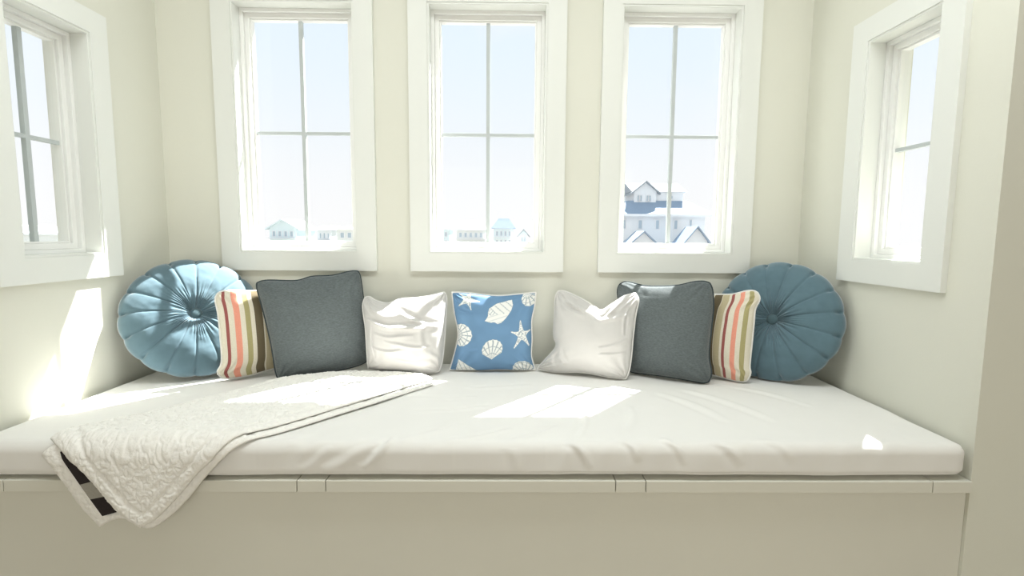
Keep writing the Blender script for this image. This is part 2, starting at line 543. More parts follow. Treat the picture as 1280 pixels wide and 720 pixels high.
def pillow(name, spec, label, cat, cover_mat, pipe_mat, tf=0.075, tb=0.042, pipe=0.0042, creases=(), seed=0.0,
           n=90, rough=1.0, group=None, colour=None, power=0.42, corner=0.35):
    base, yaw, tilt, (T, R, B, L) = spec
    y, t = math.radians(yaw), math.radians(tilt)
    root = empty(name, base, y)
    S = coons(T, R, B, L, n, n)
    S = round_corners(S, n, corner)
    uu, vv = np.meshgrid(np.linspace(0, 1, n), np.linspace(0, 1, n), indexing='ij')
    dome = np.clip(16 * uu * (1 - uu) * vv * (1 - vv), 0, 1) ** power
    slump = 1.0 + 0.22 * (0.5 - vv)                        # filling settles towards the bottom
    edge = np.minimum(np.minimum(uu, 1 - uu), np.minimum(vv, 1 - vv))
    wr = 0.006 * fbm(S[..., 0] * 7 + seed, S[..., 1] * 7, seed + 0.5, 3)
    for cu, cv in ((0, 0), (0, 1), (1, 0), (1, 1)):
        du, dv = np.abs(uu - cu), np.abs(vv - cv)
        rho, phi = np.hypot(du, dv), np.arctan2(dv, du)
        wr = wr + 0.0045 * np.exp(-(rho / 0.30) ** 2) * np.sin(phi * 15 + 3 * vnoise(rho * 4 + seed, phi * 0 + cu + 2 * cv))
    along = np.where(np.minimum(uu, 1 - uu) < np.minimum(vv, 1 - vv), vv, uu)
    wr = wr + 0.0022 * np.exp(-edge / 0.07) * vnoise(along * 22 + seed, along * 0 + seed)
    wr = wr * rough * np.clip(edge / 0.05, 0, 1)
    for c in creases:
        wr = wr + ridge(uu, vv, *c) * np.clip(edge / 0.04, 0, 1)
    hf = tf * dome * slump + wr
    hf = np.where(edge < 1e-9, 0, np.maximum(hf, 0.0005))
    hb = tb * dome * (1.0 + 0.1 * (0.5 - vv))
    ct, st = math.cos(t), math.sin(t)
    def place(P2, off):
        # local frame of the root: x right, y back, z up ; the pillow plane leans back by the tilt
        x, v = P2[..., 0], P2[..., 1]
        return np.stack([x, v * st - off * ct, np.maximum(v * ct + off * st, MT + 0.006 - base[2])], -1)
    A, Bk = place(S, hf), place(S, -hb)
    idx = -np.ones((2, n, n), int)
    V = list(A.reshape(-1, 3))
    idx[0] = np.arange(n * n).reshape(n, n)
    for i in range(n):
        for j in range(n):
            if i in (0, n - 1) or j in (0, n - 1):
                idx[1, i, j] = idx[0, i, j]
            else:
                idx[1, i, j] = len(V)
                V.append(Bk[i, j])
    F = []
    for i in range(n - 1):
        for j in range(n - 1):
            a = idx[0]
            F.append((a[i, j], a[i + 1, j], a[i + 1, j + 1], a[i, j + 1]))
            b = idx[1]
            F.append((b[i, j], b[i, j + 1], b[i + 1, j + 1], b[i + 1, j]))
    cover = from_pd('cover', V, F, cover_mat, root)
    ucoord = np.zeros(len(V))
    ucoord[idx[0].ravel()] = uu.ravel()
    ucoord[idx[1].ravel()] = uu.ravel()
    at = cover.data.attributes.new('across', 'FLOAT', 'POINT')
    at.data.foreach_set('value', ucoord)
    if colour is not None:
        C = np.ones((len(V), 4))
        full = colour(uu, vv)
        C[idx[1].ravel(), :3] = full.reshape(-1, 3)
        C[idx[0].ravel(), :3] = full.reshape(-1, 3)
        ca = cover.data.attributes.new('print', 'FLOAT_COLOR', 'POINT')
        ca.data.foreach_set('color', C.ravel())
    loop = np.concatenate([S[:-1, 0], S[-1, :-1], S[:0:-1, -1], S[0, :0:-1]])
    # soften the seam line slightly at the corners
    for _ in range(2):
        loop = 0.25 * np.roll(loop, 1, 0) + 0.5 * loop + 0.25 * np.roll(loop, -1, 0)
    pv, pf = tube(place(loop, np.zeros(len(loop))), pipe)
    from_pd('piping', pv, pf, pipe_mat, root)
    tag(root, label, cat, group)
    return root

SPEC = {
'dark_l': ((-0.78, -0.255, 0.61), 27, 11, [[(-193, 383), (-145, 387), (-43, 382), (18, 397), (97, 399), (162, 413), (209, 422)], [(209, 422), (213, 377), (220, 266), (225, 136), (222, 25)], [(-129, -13), (-70, -4), (29, 0), (139, 10), (222, 25)], [(-193, 383), (-179, 327), (-160, 231), (-144, 130), (-135, 41), (-129, -13)]]) ,
'stripe_l': ((-1.043, -0.288, 0.613), 36, 8, [[(-72, 337), (-16, 340), (40, 334), (99, 334), (152, 347)], [(152, 347), (156, 274), (156, 174), (156, 91), (164, 23)], [(-76, 1), (-38, -2), (19, -1), (93, 10), (164, 23)], [(-72, 337), (-76, 306), (-70, 259), (-67, 165), (-68, 66), (-85, 28), (-76, 1)]]) ,
'white_l': ((-0.425, -0.225, 0.613), 8, 18, [[(-156, 315), (-137, 317), (-107, 299), (-60, 288), (-12, 305), (59, 309), (127, 321), (176, 336)], [(176, 336), (184, 310), (180, 230), (174, 138), (164, 48), (151, -1)], [(-136, 18), (-57, 6), (30, -4), (113, -8), (151, -1)], [(-156, 315), (-162, 279), (-156, 229), (-149, 185), (-141, 86), (-136, 18)]]) ,
'shell': ((-0.06, -0.15, 0.609), 0, 9, [[(-172, 324), (-97, 321), (13, 310), (102, 316), (186, 325)], [(186, 325), (180, 268), (168, 205), (170, 126), (168, 56), (184, -3)], [(-177, -4), (-63, -7), (32, -2), (129, -6), (184, -3)], [(-172, 324), (-160, 240), (-143, 145), (-161, 50), (-177, -4)]]) ,
'white_r': ((0.32, -0.228, 0.61), -20, 17, [[(-139, 344), (-102, 340), (-26, 309), (25, 280), (55, 267), (93, 294), (140, 329), (189, 350)], [(189, 350), (202, 317), (194, 255), (189, 160), (187, 86), (181, 24), (171, -7)], [(-202, 2), (-108, -4), (-10, 6), (100, -3), (171, -7)], [(-139, 344), (-147, 316), (-144, 236), (-140, 150), (-126, 104), (-163, 49), (-202, 2)]]) ,
'dark_r': ((0.67, -0.278, 0.61), -32, 13, [[(-268, 372), (-223, 377), (-148, 364), (-79, 366), (-12, 374), (52, 392), (118, 402)], [(118, 402), (131, 303), (131, 204), (131, 106), (145, 43), (146, -5)], [(-190, -5), (-112, -1), (-11, 1), (86, -2), (146, -5)], [(-268, 372), (-264, 324), (-242, 238), (-214, 97), (-190, -5)]]) ,
'stripe_r': ((0.888, -0.288, 0.617), -42, 8, [[(-142, 324), (-105, 324), (-63, 325), (-9, 331), (44, 348), (86, 353)], [(86, 353), (92, 320), (79, 279), (79, 233), (79, 153), (79, 56), (85, 32), (79, -8)], [(-131, 3), (-77, -1), (-31, -4), (28, -9), (79, -8)], [(-142, 324), (-148, 249), (-148, 114), (-131, 3)]]) ,
}

def stripe_mat(name, stops):
    m = bpy.data.materials.new(name)
    m.use_nodes = True
    nt = m.node_tree
    b = nt.nodes['Principled BSDF']
    b.inputs['Roughness'].default_value = 0.92
    b.inputs['Specular IOR Level'].default_value = 0.25
    at = nt.nodes.new('ShaderNodeAttribute')
    at.attribute_name = 'across'
    rp = nt.nodes.new('ShaderNodeValToRGB')
    rp.color_ramp.interpolation = 'CONSTANT'
    el = rp.color_ramp.elements
    while len(el) > 1:
        el.remove(el[-1])
    el[0].position, el[0].color = 0.0, (*stops[0][1], 1)
    for p, c in stops[1:]:
        e = el.new(p)
        e.color = (*c, 1)
    tc = nt.nodes.new('ShaderNodeTexCoord')
    n = nt.nodes.new('ShaderNodeTexNoise')
    n.inputs['Scale'].default_value = 350
    nt.links.new(tc.outputs['Object'], n.inputs['Vector'])
    mx = nt.nodes.new('ShaderNodeMixRGB')
    mx.blend_type = 'MULTIPLY'
    mx.inputs['Fac'].default_value = 0.25
    nt.links.new(at.outputs['Fac'], rp.inputs['Fac'])
    nt.links.new(rp.outputs[0], mx.inputs['Color1'])
    nt.links.new(n.outputs['Fac'], mx.inputs['Color2'])
    nt.links.new(mx.outputs[0], b.inputs['Base Color'])
    bp = nt.nodes.new('ShaderNodeBump')
    bp.inputs['Strength'].default_value = 0.3
    bp.inputs['Distance'].default_value = 0.0006
    nt.links.new(n.outputs['Fac'], bp.inputs['Height'])
    nt.links.new(bp.outputs[0], b.inputs['Normal'])
    return m
CR, RED, SAL, OLV, BRN, TAN = (0.80, 0.75, 0.62), (0.36, 0.115, 0.105), (0.86, 0.36, 0.26), (0.43, 0.39, 0.19), (0.155, 0.125, 0.075), (0.55, 0.48, 0.31)
M['stripe_a'] = stripe_mat('striped_linen', [(0, CR), (0.075, RED), (0.125, CR), (0.21, SAL), (0.30, CR), (0.375, OLV), (0.455, CR), (0.52, BRN), (0.645, CR), (0.67, TAN), (0.82, RED), (0.87, CR), (0.93, OLV)])
M['stripe_b'] = stripe_mat('striped_linen_turned', [(0, CR), (0.10, SAL), (0.17, CR), (0.30, BRN), (0.43, CR), (0.44, TAN), (0.545, CR), (0.585, RED), (0.63, CR), (0.72, SAL), (0.795, CR), (0.865, OLV), (0.935, CR)])

def attr_mat(name):
    m = bpy.data.materials.new(name)
    m.use_nodes = True
    nt = m.node_tree
    b = nt.nodes['Principled BSDF']
    b.inputs['Roughness'].default_value = 0.9
    b.inputs['Specular IOR Level'].default_value = 0.25
    at = nt.nodes.new('ShaderNodeAttribute')
    at.attribute_name = 'print'
    nt.links.new(at.outputs['Color'], b.inputs['Base Color'])
    tc = nt.nodes.new('ShaderNodeTexCoord')
    n = nt.nodes.new('ShaderNodeTexNoise')
    n.inputs['Scale'].default_value = 600
    nt.links.new(tc.outputs['Object'], n.inputs['Vector'])
    bp = nt.nodes.new('ShaderNodeBump')
    bp.inputs['Strength'].default_value = 0.25
    bp.inputs['Distance'].default_value = 0.0006
    nt.links.new(n.outputs['Fac'], bp.inputs['Height'])
    nt.links.new(bp.outputs[0], b.inputs['Normal'])
    return m
M['shell_print'] = attr_mat('seashell_print')

def shell_print(u, v):
    """sea creatures printed in white line work on blue; canvas units are 0..555 across and 0..518 down"""
    X, Y = u * 555.0, (1 - v) * 518.0
    blue = np.array([0.150, 0.275, 0.435])
    white = np.array([0.80, 0.81, 0.78])
    line = np.array([0.20, 0.28, 0.34])
    C = np.zeros(u.shape + (3,)) + blue * (1 + 0.06 * vnoise(X / 60, Y / 60, 3))[..., None]
    def poly_mask(pts):
        ins = np.zeros(X.shape, bool)
        n = len(pts)
        for i in range(n):
            (x0, y0), (x1, y1) = pts[i], pts[(i + 1) % n]
            if y0 == y1:
                continue
            cond = ((y0 > Y) != (y1 > Y)) & (X < (x1 - x0) * (Y - y0) / (y1 - y0) + x0)
            ins ^= cond
        return ins
    def poly_dist(pts):
        d = np.full(X.shape, 1e9)
        n = len(pts)
        for i in range(n):
            (x0, y0), (x1, y1) = pts[i], pts[(i + 1) % n]
            L = (x1 - x0) ** 2 + (y1 - y0) ** 2
            t = np.clip(((X - x0) * (x1 - x0) + (Y - y0) * (y1 - y0)) / max(L, 1e-9), 0, 1)
            d = np.minimum(d, np.hypot(X - x0 - t * (x1 - x0), Y - y0 - t * (y1 - y0)))
        return d
    def put(pts, ink):
        m, d = poly_mask(pts), poly_dist(pts)
        body = white * (1 - 0.75 * np.clip(ink, 0, 1))[..., None] + line * (0.75 * np.clip(ink, 0, 1))[..., None]
        body = np.where((d < 3.0)[..., None], white, body)
        halo = (~m) & (d < 3.5)
        C[m] = body[m]
        C[halo] = line * 0.5 + blue * 0.5
    def star(cx, cy, r, rot, lens):
        pts = []
        for k in range(5):
            a = rot + k * 2 * PI / 5
            for da, rr in ((-0.13, 0.62), (-0.05, 0.97), (0.05, 0.97), (0.13, 0.62)):
                pts.append((cx + r * lens[k] * rr * math.cos(a + da * (0.62 / rr)), cy + r * lens[k] * rr * math.sin(a + da * (0.62 / rr))))
            pts.append((cx + r * 0.30 * math.cos(a + PI / 5), cy + r * 0.30 * math.sin(a + PI / 5)))
        ink = (vnoise(X / 6.0, Y / 6.0, 5) > 0.18) * 0.9
        put(pts, ink)
    def fan(cx, cy, r, rot, hx, hy, spread=1.35, ribs=9, squash=1.0):
        """scallop with hinge at (hx, hy)"""
        pts = []
        for k in range(41):
            a = rot - spread * 1.55 + k / 40 * spread * 3.1
            rr = r * (1 + 0.025 * math.cos(k / 40 * ribs * 2 * PI))
            pts.append((cx + rr * math.cos(a), cy + rr * squash * math.sin(a)))
        pts.append((hx, hy))
        ang = np.arctan2(Y - hy, X - hx)
        rad = np.hypot(X - hx, Y - hy)
        ink = (np.abs(np.sin((ang - rot) * ribs)) < 0.42) * 1.0 + (np.abs(np.sin(rad / (r * 0.62) * PI)) < 0.2) * 0.8
        put(pts, ink)
    star(105, 48, 84, 0.05, (1, 0.85, 0.95, 0.8, 0.75))
    whelk = [(397, 35), (404, 70), (397, 105), (378, 140), (360, 165), (330, 190), (305, 197), (285, 185), (255, 188), (216, 180), (238, 150), (240, 118), (248, 92), (275, 72), (300, 55), (345, 45), (370, 38)]
    k1 = np.abs(np.sin((0.80 * X - 0.9 * Y) / 13.0)) < 0.30
    k2 = np.abs(np.sin((X + 0.75 * Y) / 7.0)) < 0.42
    whorl = ((X - 262) / 26) ** 2 + ((Y - 120) / 20) ** 2 < 1
    put(whelk, np.where(Y < 135 - 0.15 * (X - 300), 1.0 * (k1 & k2) + 0.6 * k1, 0.35 * (np.abs(np.sin((Y + 0.3 * X) / 9.0)) < 0.4)) + 0.8 * whorl * k2)
    fan(515, 35, 52, 1.7, 500, 0, ribs=7)
    star(475, 275, 98, -1.62, (1.0, 0.8, 0.98, 1.05, 0.85))
    fan(38, 280, 70, 0.05, -10, 280, ribs=10)
    fan(268, 365, 72, -PI / 2 - 0.05, 272, 436, ribs=10, spread=1.28, squash=0.88)
    put([(40, 440), (70, 452), (110, 475), (150, 498), (180, 519), (40, 519)], 0.8 * (np.abs(np.sin((X - 0.6 * Y) / 9.0)) < 0.33) + 0.5 * (np.abs(np.sin((X + 1.8 * Y) / 10)) < 0.2))
    fan(478, 512, 72, -PI / 2, 478, 545, ribs=9, squash=0.9)
    return C

pillow('throw_pillow', SPEC['dark_l'], 'large slate-grey square pillow leaning behind the fleece blanket', 'pillow', 'dark_fabric', 'dark_piping',
       tf=0.075, corner=0.25, seed=1.3, rough=0.8, group='slate-grey square pillows',
       creases=((0.55, 0.97, 0.62, 0.80, 0.02, 0.006), (0.85, 0.92, 0.97, 0.80, 0.02, 0.005)))
pillow('throw_pillow', SPEC['dark_r'], 'slate-grey square pillow between the striped pillow and the plain white pillow with dented top', 'pillow', 'dark_fabric', 'dark_piping',
       tf=0.080, corner=0.35, seed=4.1, rough=0.9, group='slate-grey square pillows')
pillow('striped_pillow', SPEC['stripe_l'], 'striped pillow with brown, olive and salmon bands by the sunlit pale round pillow', 'pillow', 'stripe_a', 'white_piping',
       tf=0.062, tb=0.035, seed=7.7, rough=0.8, group='striped pillows', pipe=0.0042)
pillow('striped_pillow', SPEC['stripe_r'], 'striped pillow in front of the shaded dark blue round pillow', 'pillow', 'stripe_b', 'white_piping',
       tf=0.058, tb=0.035, seed=2.9, rough=0.7, group='striped pillows', pipe=0.0042)
pillow('throw_pillow', SPEC['white_l'], 'crumpled white pillow with deep sideways creases beside the blanket', 'pillow', 'white_fabric', 'white_piping',
       tf=0.096, tb=0.028, seed=5.5, group='plain white pillows', pipe=0.0038, corner=0.1, n=120,
       creases=((0.02, 0.66, 0.84, 0.55, 0.034, 0.013), (0.10, 0.48, 0.62, 0.45, 0.022, 0.005), (0.25, 0.39, 0.82, 0.31, 0.020, 0.005),
                (0.05, 0.29, 0.52, 0.27, 0.022, 0.005), (0.28, 0.18, 0.72, 0.13, 0.020, 0.004), (0.42, 0.78, 0.92, 0.54, 0.030, 0.008),
                (0.05, 0.88, 0.5, 0.72, 0.05, 0.008), (0.09, 0.62, 0.13, 0.08, 0.014, 0.006), (0.70, 0.60, 0.74, 0.25, 0.03, 0.004)))
pillow('throw_pillow', SPEC['white_r'], 'plain white pillow with a deep dent in its top edge right of the seashell pillow', 'pillow', 'white_fabric', 'white_piping',
       tf=0.078, seed=9.2, group='plain white pillows', pipe=0.0038, corner=0.1, n=120,
       creases=((0.10, 0.90, 0.42, 0.84, 0.022, 0.007), (0.08, 0.82, 0.40, 0.78, 0.02, 0.006), (0.50, 0.84, 0.95, 0.72, 0.03, 0.008),
                (0.62, 0.80, 0.80, 0.96, 0.03, 0.008), (0.60, 0.40, 0.96, 0.44, 0.022, 0.005), (0.62, 0.30, 0.95, 0.30, 0.022, 0.005),
                (0.10, 0.30, 0.30, 0.12, 0.022, 0.008), (0.06, 0.22, 0.20, 0.05, 0.02, 0.006), (0.92, 0.85, 0.90, 0.50, 0.015, 0.006)))
pillow('seashell_pillow', SPEC['shell'], 'blue square pillow printed with white seashells and starfish', 'pillow', 'shell_print', 'white_piping',
       tf=0.070, seed=3.4, rough=0.9, n=220, pipe=0.0048, corner=0.0, colour=shell_print,
       creases=((0.02, 0.80, 0.25, 0.72, 0.02, 0.005), (0.05, 0.42, 0.25, 0.40, 0.02, 0.004), (0.06, 0.30, 0.30, 0.28, 0.02, 0.004)))

def round_pillow(loc, yaw, tilt, R, label, seed, group, spin):
    root = empty('round_pillow', loc, math.radians(yaw))
    N, nt, nr = 16, 320, 60
    th = np.linspace(0, 2 * PI, nt, endpoint=False)[:, None]
    rr = (np.linspace(0, 1, nr) ** 0.8)[None, :]
    ph = ((th + spin) * N / (2 * PI)) % 1.0
    dist = np.minimum(ph, 1 - ph)                       # 0 on a seam
    wob = 0.10 * np.sin(N * 0 + th * 3 + seed)
    crease = np.exp(-(dist / 0.040) ** 2)
    puff = np.sin(PI * ph) ** 0.55
    Tf, Tb = 0.078, 0.060
    out = R * (0.970 + 0.030 * puff)
    def side(T, front):
        prof = np.clip(1 - rr ** 2.9, 0, 1) ** 0.52
        body = T * prof * (0.965 + 0.035 * puff * np.clip(rr * 2.2, 0, 1))
        body = body - T * 0.46 * np.exp(-(rr / 0.17) ** 2) - T * 0.12 * np.exp(-(rr / 0.45) ** 2)
        body = body - 0.005 * crease * np.clip(rr * 5, 0, 1) * prof
        body = body - 0.014 * np.exp(-(dist / 0.075) ** 2) * np.exp(-((rr - 0.94) / 0.040) ** 2)
        body = body + 0.0035 * fbm(np.cos(th) * rr * 4 + seed, np.sin(th) * rr * 4, seed + front) * prof
        # small gathers running out from the button
        body = body + 0.0024 * np.sin(th * 47 + 6 * np.sin(th * 5 + seed)) * np.exp(-((rr - 0.24) / 0.16) ** 2)
        x = rr * out * np.cos(th)
        z = rr * out * np.sin(th)
        return np.stack([x, (-1 if front else 1) * body, z], -1)
    t = math.radians(tilt)
    Rx = np.array([[1, 0, 0], [0, math.cos(t), math.sin(t)], [0, -math.sin(t), math.cos(t)]])
    off = np.array([0, 0, 0])
    A, B = side(Tf, True) @ Rx.T, side(Tb, False) @ Rx.T
    for Q in (A, B):
        Q[..., 2] = np.maximum(Q[..., 2], MT + 0.006 - loc[2])
    V = list(A.reshape(-1, 3))
    ia = np.arange(nt * nr).reshape(nt, nr)
    ib = np.empty((nt, nr), int)
    ib[:, -1] = ia[:, -1]
    for i in range(nt):
        for j in range(nr - 1):
            ib[i, j] = len(V)
            V.append(B[i, j])
    F = []
    for i in range(nt):
        k = (i + 1) % nt
        for j in range(nr - 1):
            F.append((ia[i, j], ia[i, j + 1], ia[k, j + 1], ia[k, j]))
            F.append((ib[i, j], ib[k, j], ib[k, j + 1], ib[i, j + 1]))
    from_pd('cover', V, F, 'velvet', root)
    for s, T in ((-1, Tf), (1, Tb)):
        bm = bmesh.new()
        bmesh.ops.create_uvsphere(bm, u_segments=28, v_segments=14, radius=1.0)
        d = T * 0.42 + 0.006
        for v in bm.verts:
            p = np.array([v.co.x * 0.021, v.co.y * 0.011 + s * d, v.co.z * 0.021])
            v.co = Vector(Rx @ p)
        o = from_bm('button', bm, 'velvet_button', root, True)
    tag(root, label, 'pillow', group)
    return root
round_pillow((-1.262, -0.215, 0.838), 38, 27, 0.252, 'round tufted blue pillow in the left corner with sunlight across it', 1.0, 'round tufted pillows', 0.1)
round_pillow((1.098, -0.228, 0.834), -44, 16, 0.248, 'round tufted blue pillow in the right corner, all in shade', 6.0, 'round tufted pillows', 0.15)

# ------------------------------------------------------------------ fleece blanket
D0, RB = 0.900, 0.034
def wrap(x, d, off):
    """(x, distance from the back wall) -> point lying on the mattress and hanging over its front"""
    a = np.clip((d - D0) / RB, 0, PI / 2)
    over = np.maximum(0, d - D0 - RB * PI / 2)
    y = -(np.minimum(d, D0) + (RB + off) * np.sin(a)) - 0.05 * over
    z = MT - RB + (RB + off) * np.cos(a) - over
    return np.stack([x, y, z], -1)
UA = [(-1238, 915), (-1222, 865), (-1163, 803), (-1078, 718), (-1015, 616), (-943, 500), (-872, 370), (-743, 298), (-665, 265), (-603, 262)]
UB = [(-603, 262), (-443, 268), (-331, 292), (-282, 347)]
UC = [(-981, 1137), (-936, 1110), (-879, 1053), (-821, 985), (-765, 935), (-715, 893), (-653, 837), (-540, 691), (-424, 540), (-282, 347)]
UD = [(-1238, 915), (-1168, 950), (-1111, 1005), (-1042, 1092), (-981, 1137)]
LA = [(-1250, 945), (-1212, 905), (-1158, 815), (-1069, 733), (-1001, 641), (-929, 528), (-862, 395), (-733, 312), (-650, 275), (-590, 270)]
LB = [(-590, 270), (-435, 276), (-325, 305), (-272, 378)]
LC = [(-1100, 1142), (-1060, 1122), (-1020, 1120), (-968, 1146), (-919, 1121), (-865, 1071), (-807, 1000), (-753, 945), (-700, 908), (-638, 855), (-525, 710), (-410, 562), (-272, 378)]
LD = [(-1250, 945), (-1196, 1015), (-1149, 1087), (-1100, 1142)]
blanket = empty('fleece_blanket', (-0.8, -0.55, MT))
tag(blanket, 'cream fleece throw blanket folded and hanging over the front of the mattress', 'blanket')
def layer(name, A, B, C, D, lift, thick, m, n, k, wrinkle):
    # A: back edge (start->right end), C: front edge, D: hanging end, B: right end
    S = coons(A, B, C, D, n, k)            # u along A/C, v=1 on A, v=0 on C
    uu, vv = np.meshgrid(np.linspace(0, 1, n), np.linspace(0, 1, k), indexing='ij')
    edge = np.minimum(np.minimum(uu * 1.9, (1 - uu) * 1.9), np.minimum(vv, 1 - vv) * 0.9)
    roll = np.clip(edge / 0.028, 0, 1) ** 0.5
    X, Dd = S[..., 0], S[..., 1]
    soft = 0.010 * (0.5 + 0.5 * fbm(X * 3.5, Dd * 3.5, 2.0 + lift * 50)) * wrinkle * np.clip((1.02 - Dd) * 3, 0.25, 1)
    soft = soft * np.clip(edge / 0.15, 0.15, 1)
    # fleece pile: short wormy ridges
    wx, wy = X + 0.010 * vnoise(X * 50, Dd * 50, 8), Dd + 0.010 * vnoise(X * 50, Dd * 50, 12)
    worm = -np.exp(-(vnoise(wx * 62, wy * 46, 3.0) / 0.16) ** 2) - 0.5 * np.exp(-(vnoise(wx * 80 + 9, wy * 70, 13.0) / 0.12) ** 2)
    pile = 0.0030 * worm + 0.0012 * vnoise(X * 130, Dd * 130, 6.0)
    hemline = np.exp(-((edge - 0.080) / 0.010) ** 2) * 0.006
    top = lift + (thick + soft + pile - hemline) * (0.25 + 0.75 * roll)
    bot = lift + 0.25 * thick * (1 - roll) + soft * 0.7 * roll * 0
    Ptop, Pbot = wrap(X, Dd, top), wrap(X, Dd, bot)
    org = np.array([-0.8, -0.55, MT])
    V = list((Ptop - org).reshape(-1, 3))
    ia = np.arange(n * k).reshape(n, k)
    ib = np.empty((n, k), int)
    for i in range(n):
        for j in range(k):
            if i in (0, n - 1) or j in (0, k - 1):
                ib[i, j] = ia[i, j]
            else:
                ib[i, j] = len(V)
                V.append(Pbot[i, j] - org)
    F = []
    for i in range(n - 1):
        for j in range(k - 1):
            F.append((ia[i, j], ia[i + 1, j], ia[i + 1, j + 1], ia[i, j + 1]))
            F.append((ib[i, j], ib[i, j + 1], ib[i + 1, j + 1], ib[i + 1, j]))
    o = from_pd(name, V, F, m, blanket)
    bm = bmesh.new()
    bm.from_mesh(o.data)
    bmesh.ops.recalc_face_normals(bm, faces=bm.faces)
    bm.to_mesh(o.data)
    bm.free()
    return o
layer('under_layer', LA, LB, LC, LD, 0.004, 0.012, 'sherpa', 320, 150, 0.3)
layer('upper_layer', UA, UB, UC, UD, 0.017, 0.013, 'sherpa', 520, 230, 1.0)
def patch(name, quad, m, off=0.0185):
    q = np.array(quad, float) / 1000
    n = 8
    g = np.linspace(0, 1, n)
    P = np.array([[(1 - a) * ((1 - b) * q[0] + b * q[1]) + a * ((1 - b) * q[3] + b * q[2]) for b in g] for a in g])
    org = np.array([-0.8, -0.55, MT])
    A = (wrap(P[..., 0], P[..., 1], off + 0 * P[..., 0]) - org).reshape(-1, 3)
    B = (wrap(P[..., 0], P[..., 1], off - 0.004 + 0 * P[..., 0]) - org).reshape(-1, 3)
    V = list(A) + list(B)
    F = []
    for i in range(n - 1):
        for j in range(n - 1):
            a, b, c, d = i * n + j, (i + 1) * n + j, (i + 1) * n + j + 1, i * n + j + 1
            F.append((a, b, c, d))
            F.append((n * n + a, n * n + d, n * n + c, n * n + b))
    rim = [i * n for i in range(n)] + [(n - 1) * n + j for j in range(1, n)] + [i * n + n - 1 for i in range(n - 2, -1, -1)] + [j for j in range(n - 2, 0, -1)]
    for i in range(len(rim)):
        a, b = rim[i], rim[(i + 1) % len(rim)]
        F.append((a, n * n + a, n * n + b, b))
    return from_pd(name, V, F, m, blanket, False)
for nm, quad, m, lab in (('plaid_patch', [(-1192, 939), (-1150, 925), (-1085, 1005), (-1140, 1020)], 'plaid_dark', 'black plaid backing showing at the hem'),
                         ('plaid_patch', [(-1140, 1020), (-1085, 1005), (-1055, 1048), (-1114, 1060)], 'plaid_grey', 'grey plaid backing showing at the hem'),
                         ('plaid_patch', [(-1114, 1060), (-1055, 1048), (-1020, 1088), (-1083, 1106)], 'plaid_dark', 'black plaid backing showing at the hem')):
    patch(nm, quad, m)['label'] = lab

# ------------------------------------------------------------------ outside
GZ = -3.3
g = box('ground', (-260, 260, 0.6, 600, GZ - 0.4, GZ), 'sand')
g['kind'] = 'structure'

def house_window(root, x0, x1, z0, z1, y):
    f = ring('window', x0, x1, z0, z1, min(0.09, (x1 - x0) * 0.2), y - 0.08, y + 0.02, 'h_trim', root, 0)
    w = min(0.09, (x1 - x0) * 0.2)
    box('window_glass', (x0 + w, x1 - w, y - 0.02, y + 0.01, z0 + w, z1 - w), 'h_glass', f)

def gable(name, root, x0, x1, ze, zp, y0, y1, m, t=0.12, over=0.3):
    """gable roof with ridge along y"""
    xm = (x0 + x1) / 2
    s = (zp - ze) / (xm - x0)
    poly = [(x0 - over, ze - over * s), (xm, zp), (x1 + over, ze - over * s), (x1 + over, ze - over * s + t), (xm, zp + t), (x0 - over, ze - over * s + t)]
    return prism(name, poly, y0, y1, m, root)

def hip(name, root, x0, x1, y0, y1, ze, zp, inset, m):
    bm = bmesh.new()
    b = [bm.verts.new(p) for p in ((x0, y0, ze), (x1, y0, ze), (x1, y1, ze), (x0, y1, ze))]
    t = [bm.verts.new(p) for p in ((x0 + inset, y0 + inset, zp), (x1 - inset, y0 + inset, zp), (x1 - inset, y1 - inset, zp), (x0 + inset, y1 - inset, zp))]
    bm.faces.new(b)
    bm.faces.new(t)
    for i in range(4):
        j = (i + 1) % 4
        bm.faces.new((b[i], b[j], t[j], t[i]))
    return from_bm(name, bm, m, root)

# the big house behind the right window
H = empty('house', (13, 40, GZ))
tag(H, 'large pale house with blue-grey roof seen through the right back window', 'house', 'houses outside')
def rel(o, root):
    o.location = -root.location
    return o
class Sub:
    pass
def hpart(fn, *a):
    return fn(*a)
def shift_children(root):
    for ch in root.children:
        ch.location = tuple(-c for c in root.location)
box('wall', (9.0, 16.4, 40.0, 48.0, GZ, 3.05), 'h_white', H)
hip('roof', H, 8.5, 17.0, 39.4, 48.6, 3.05, 4.25, 1.7, 'h_roof')
box('eave_board', (8.5, 17.0, 39.38, 39.5, 2.88, 3.06), 'h_trim', H)
box('upper_wall', (10.75, 14.9, 41.2, 46.5, 3.3, 5.05), 'h_white', H)
prism('gable_wall', [(10.7, 3.6), (12.55, 3.6), (12.55, 5.0), (11.62, 5.75), (10.7, 5.0)], 40.9, 41.3, 'h_white', H)
gable('gable_roof', H, 10.7, 12.55, 5.0, 5.75, 40.6, 44.0, 'h_roof2')
bm = bmesh.new()
v = [bm.verts.new(p) for p in ((10.5, 40.95, 5.0), (15.2, 40.95, 5.0), (15.2, 43.6, 5.95), (10.5, 43.6, 5.95), (10.5, 46.8, 5.0), (15.2, 46.8, 5.0))]
for q in ((0, 1, 2, 3), (3, 2, 5, 4), (0, 3, 4), (1, 5, 2), (0, 4, 5, 1)):
    bm.faces.new([v[i] for i in q])
from_bm('upper_roof', bm, 'h_roof2', H)
for a, b in ((10.92, 11.12), (11.16, 11.36), (11.68, 11.88), (11.92, 12.12)):
    house_window(H, a, b, 4.15, 4.70, 40.9)
house_window(H, 13.6, 14.1, 4.35, 4.75, 41.2)
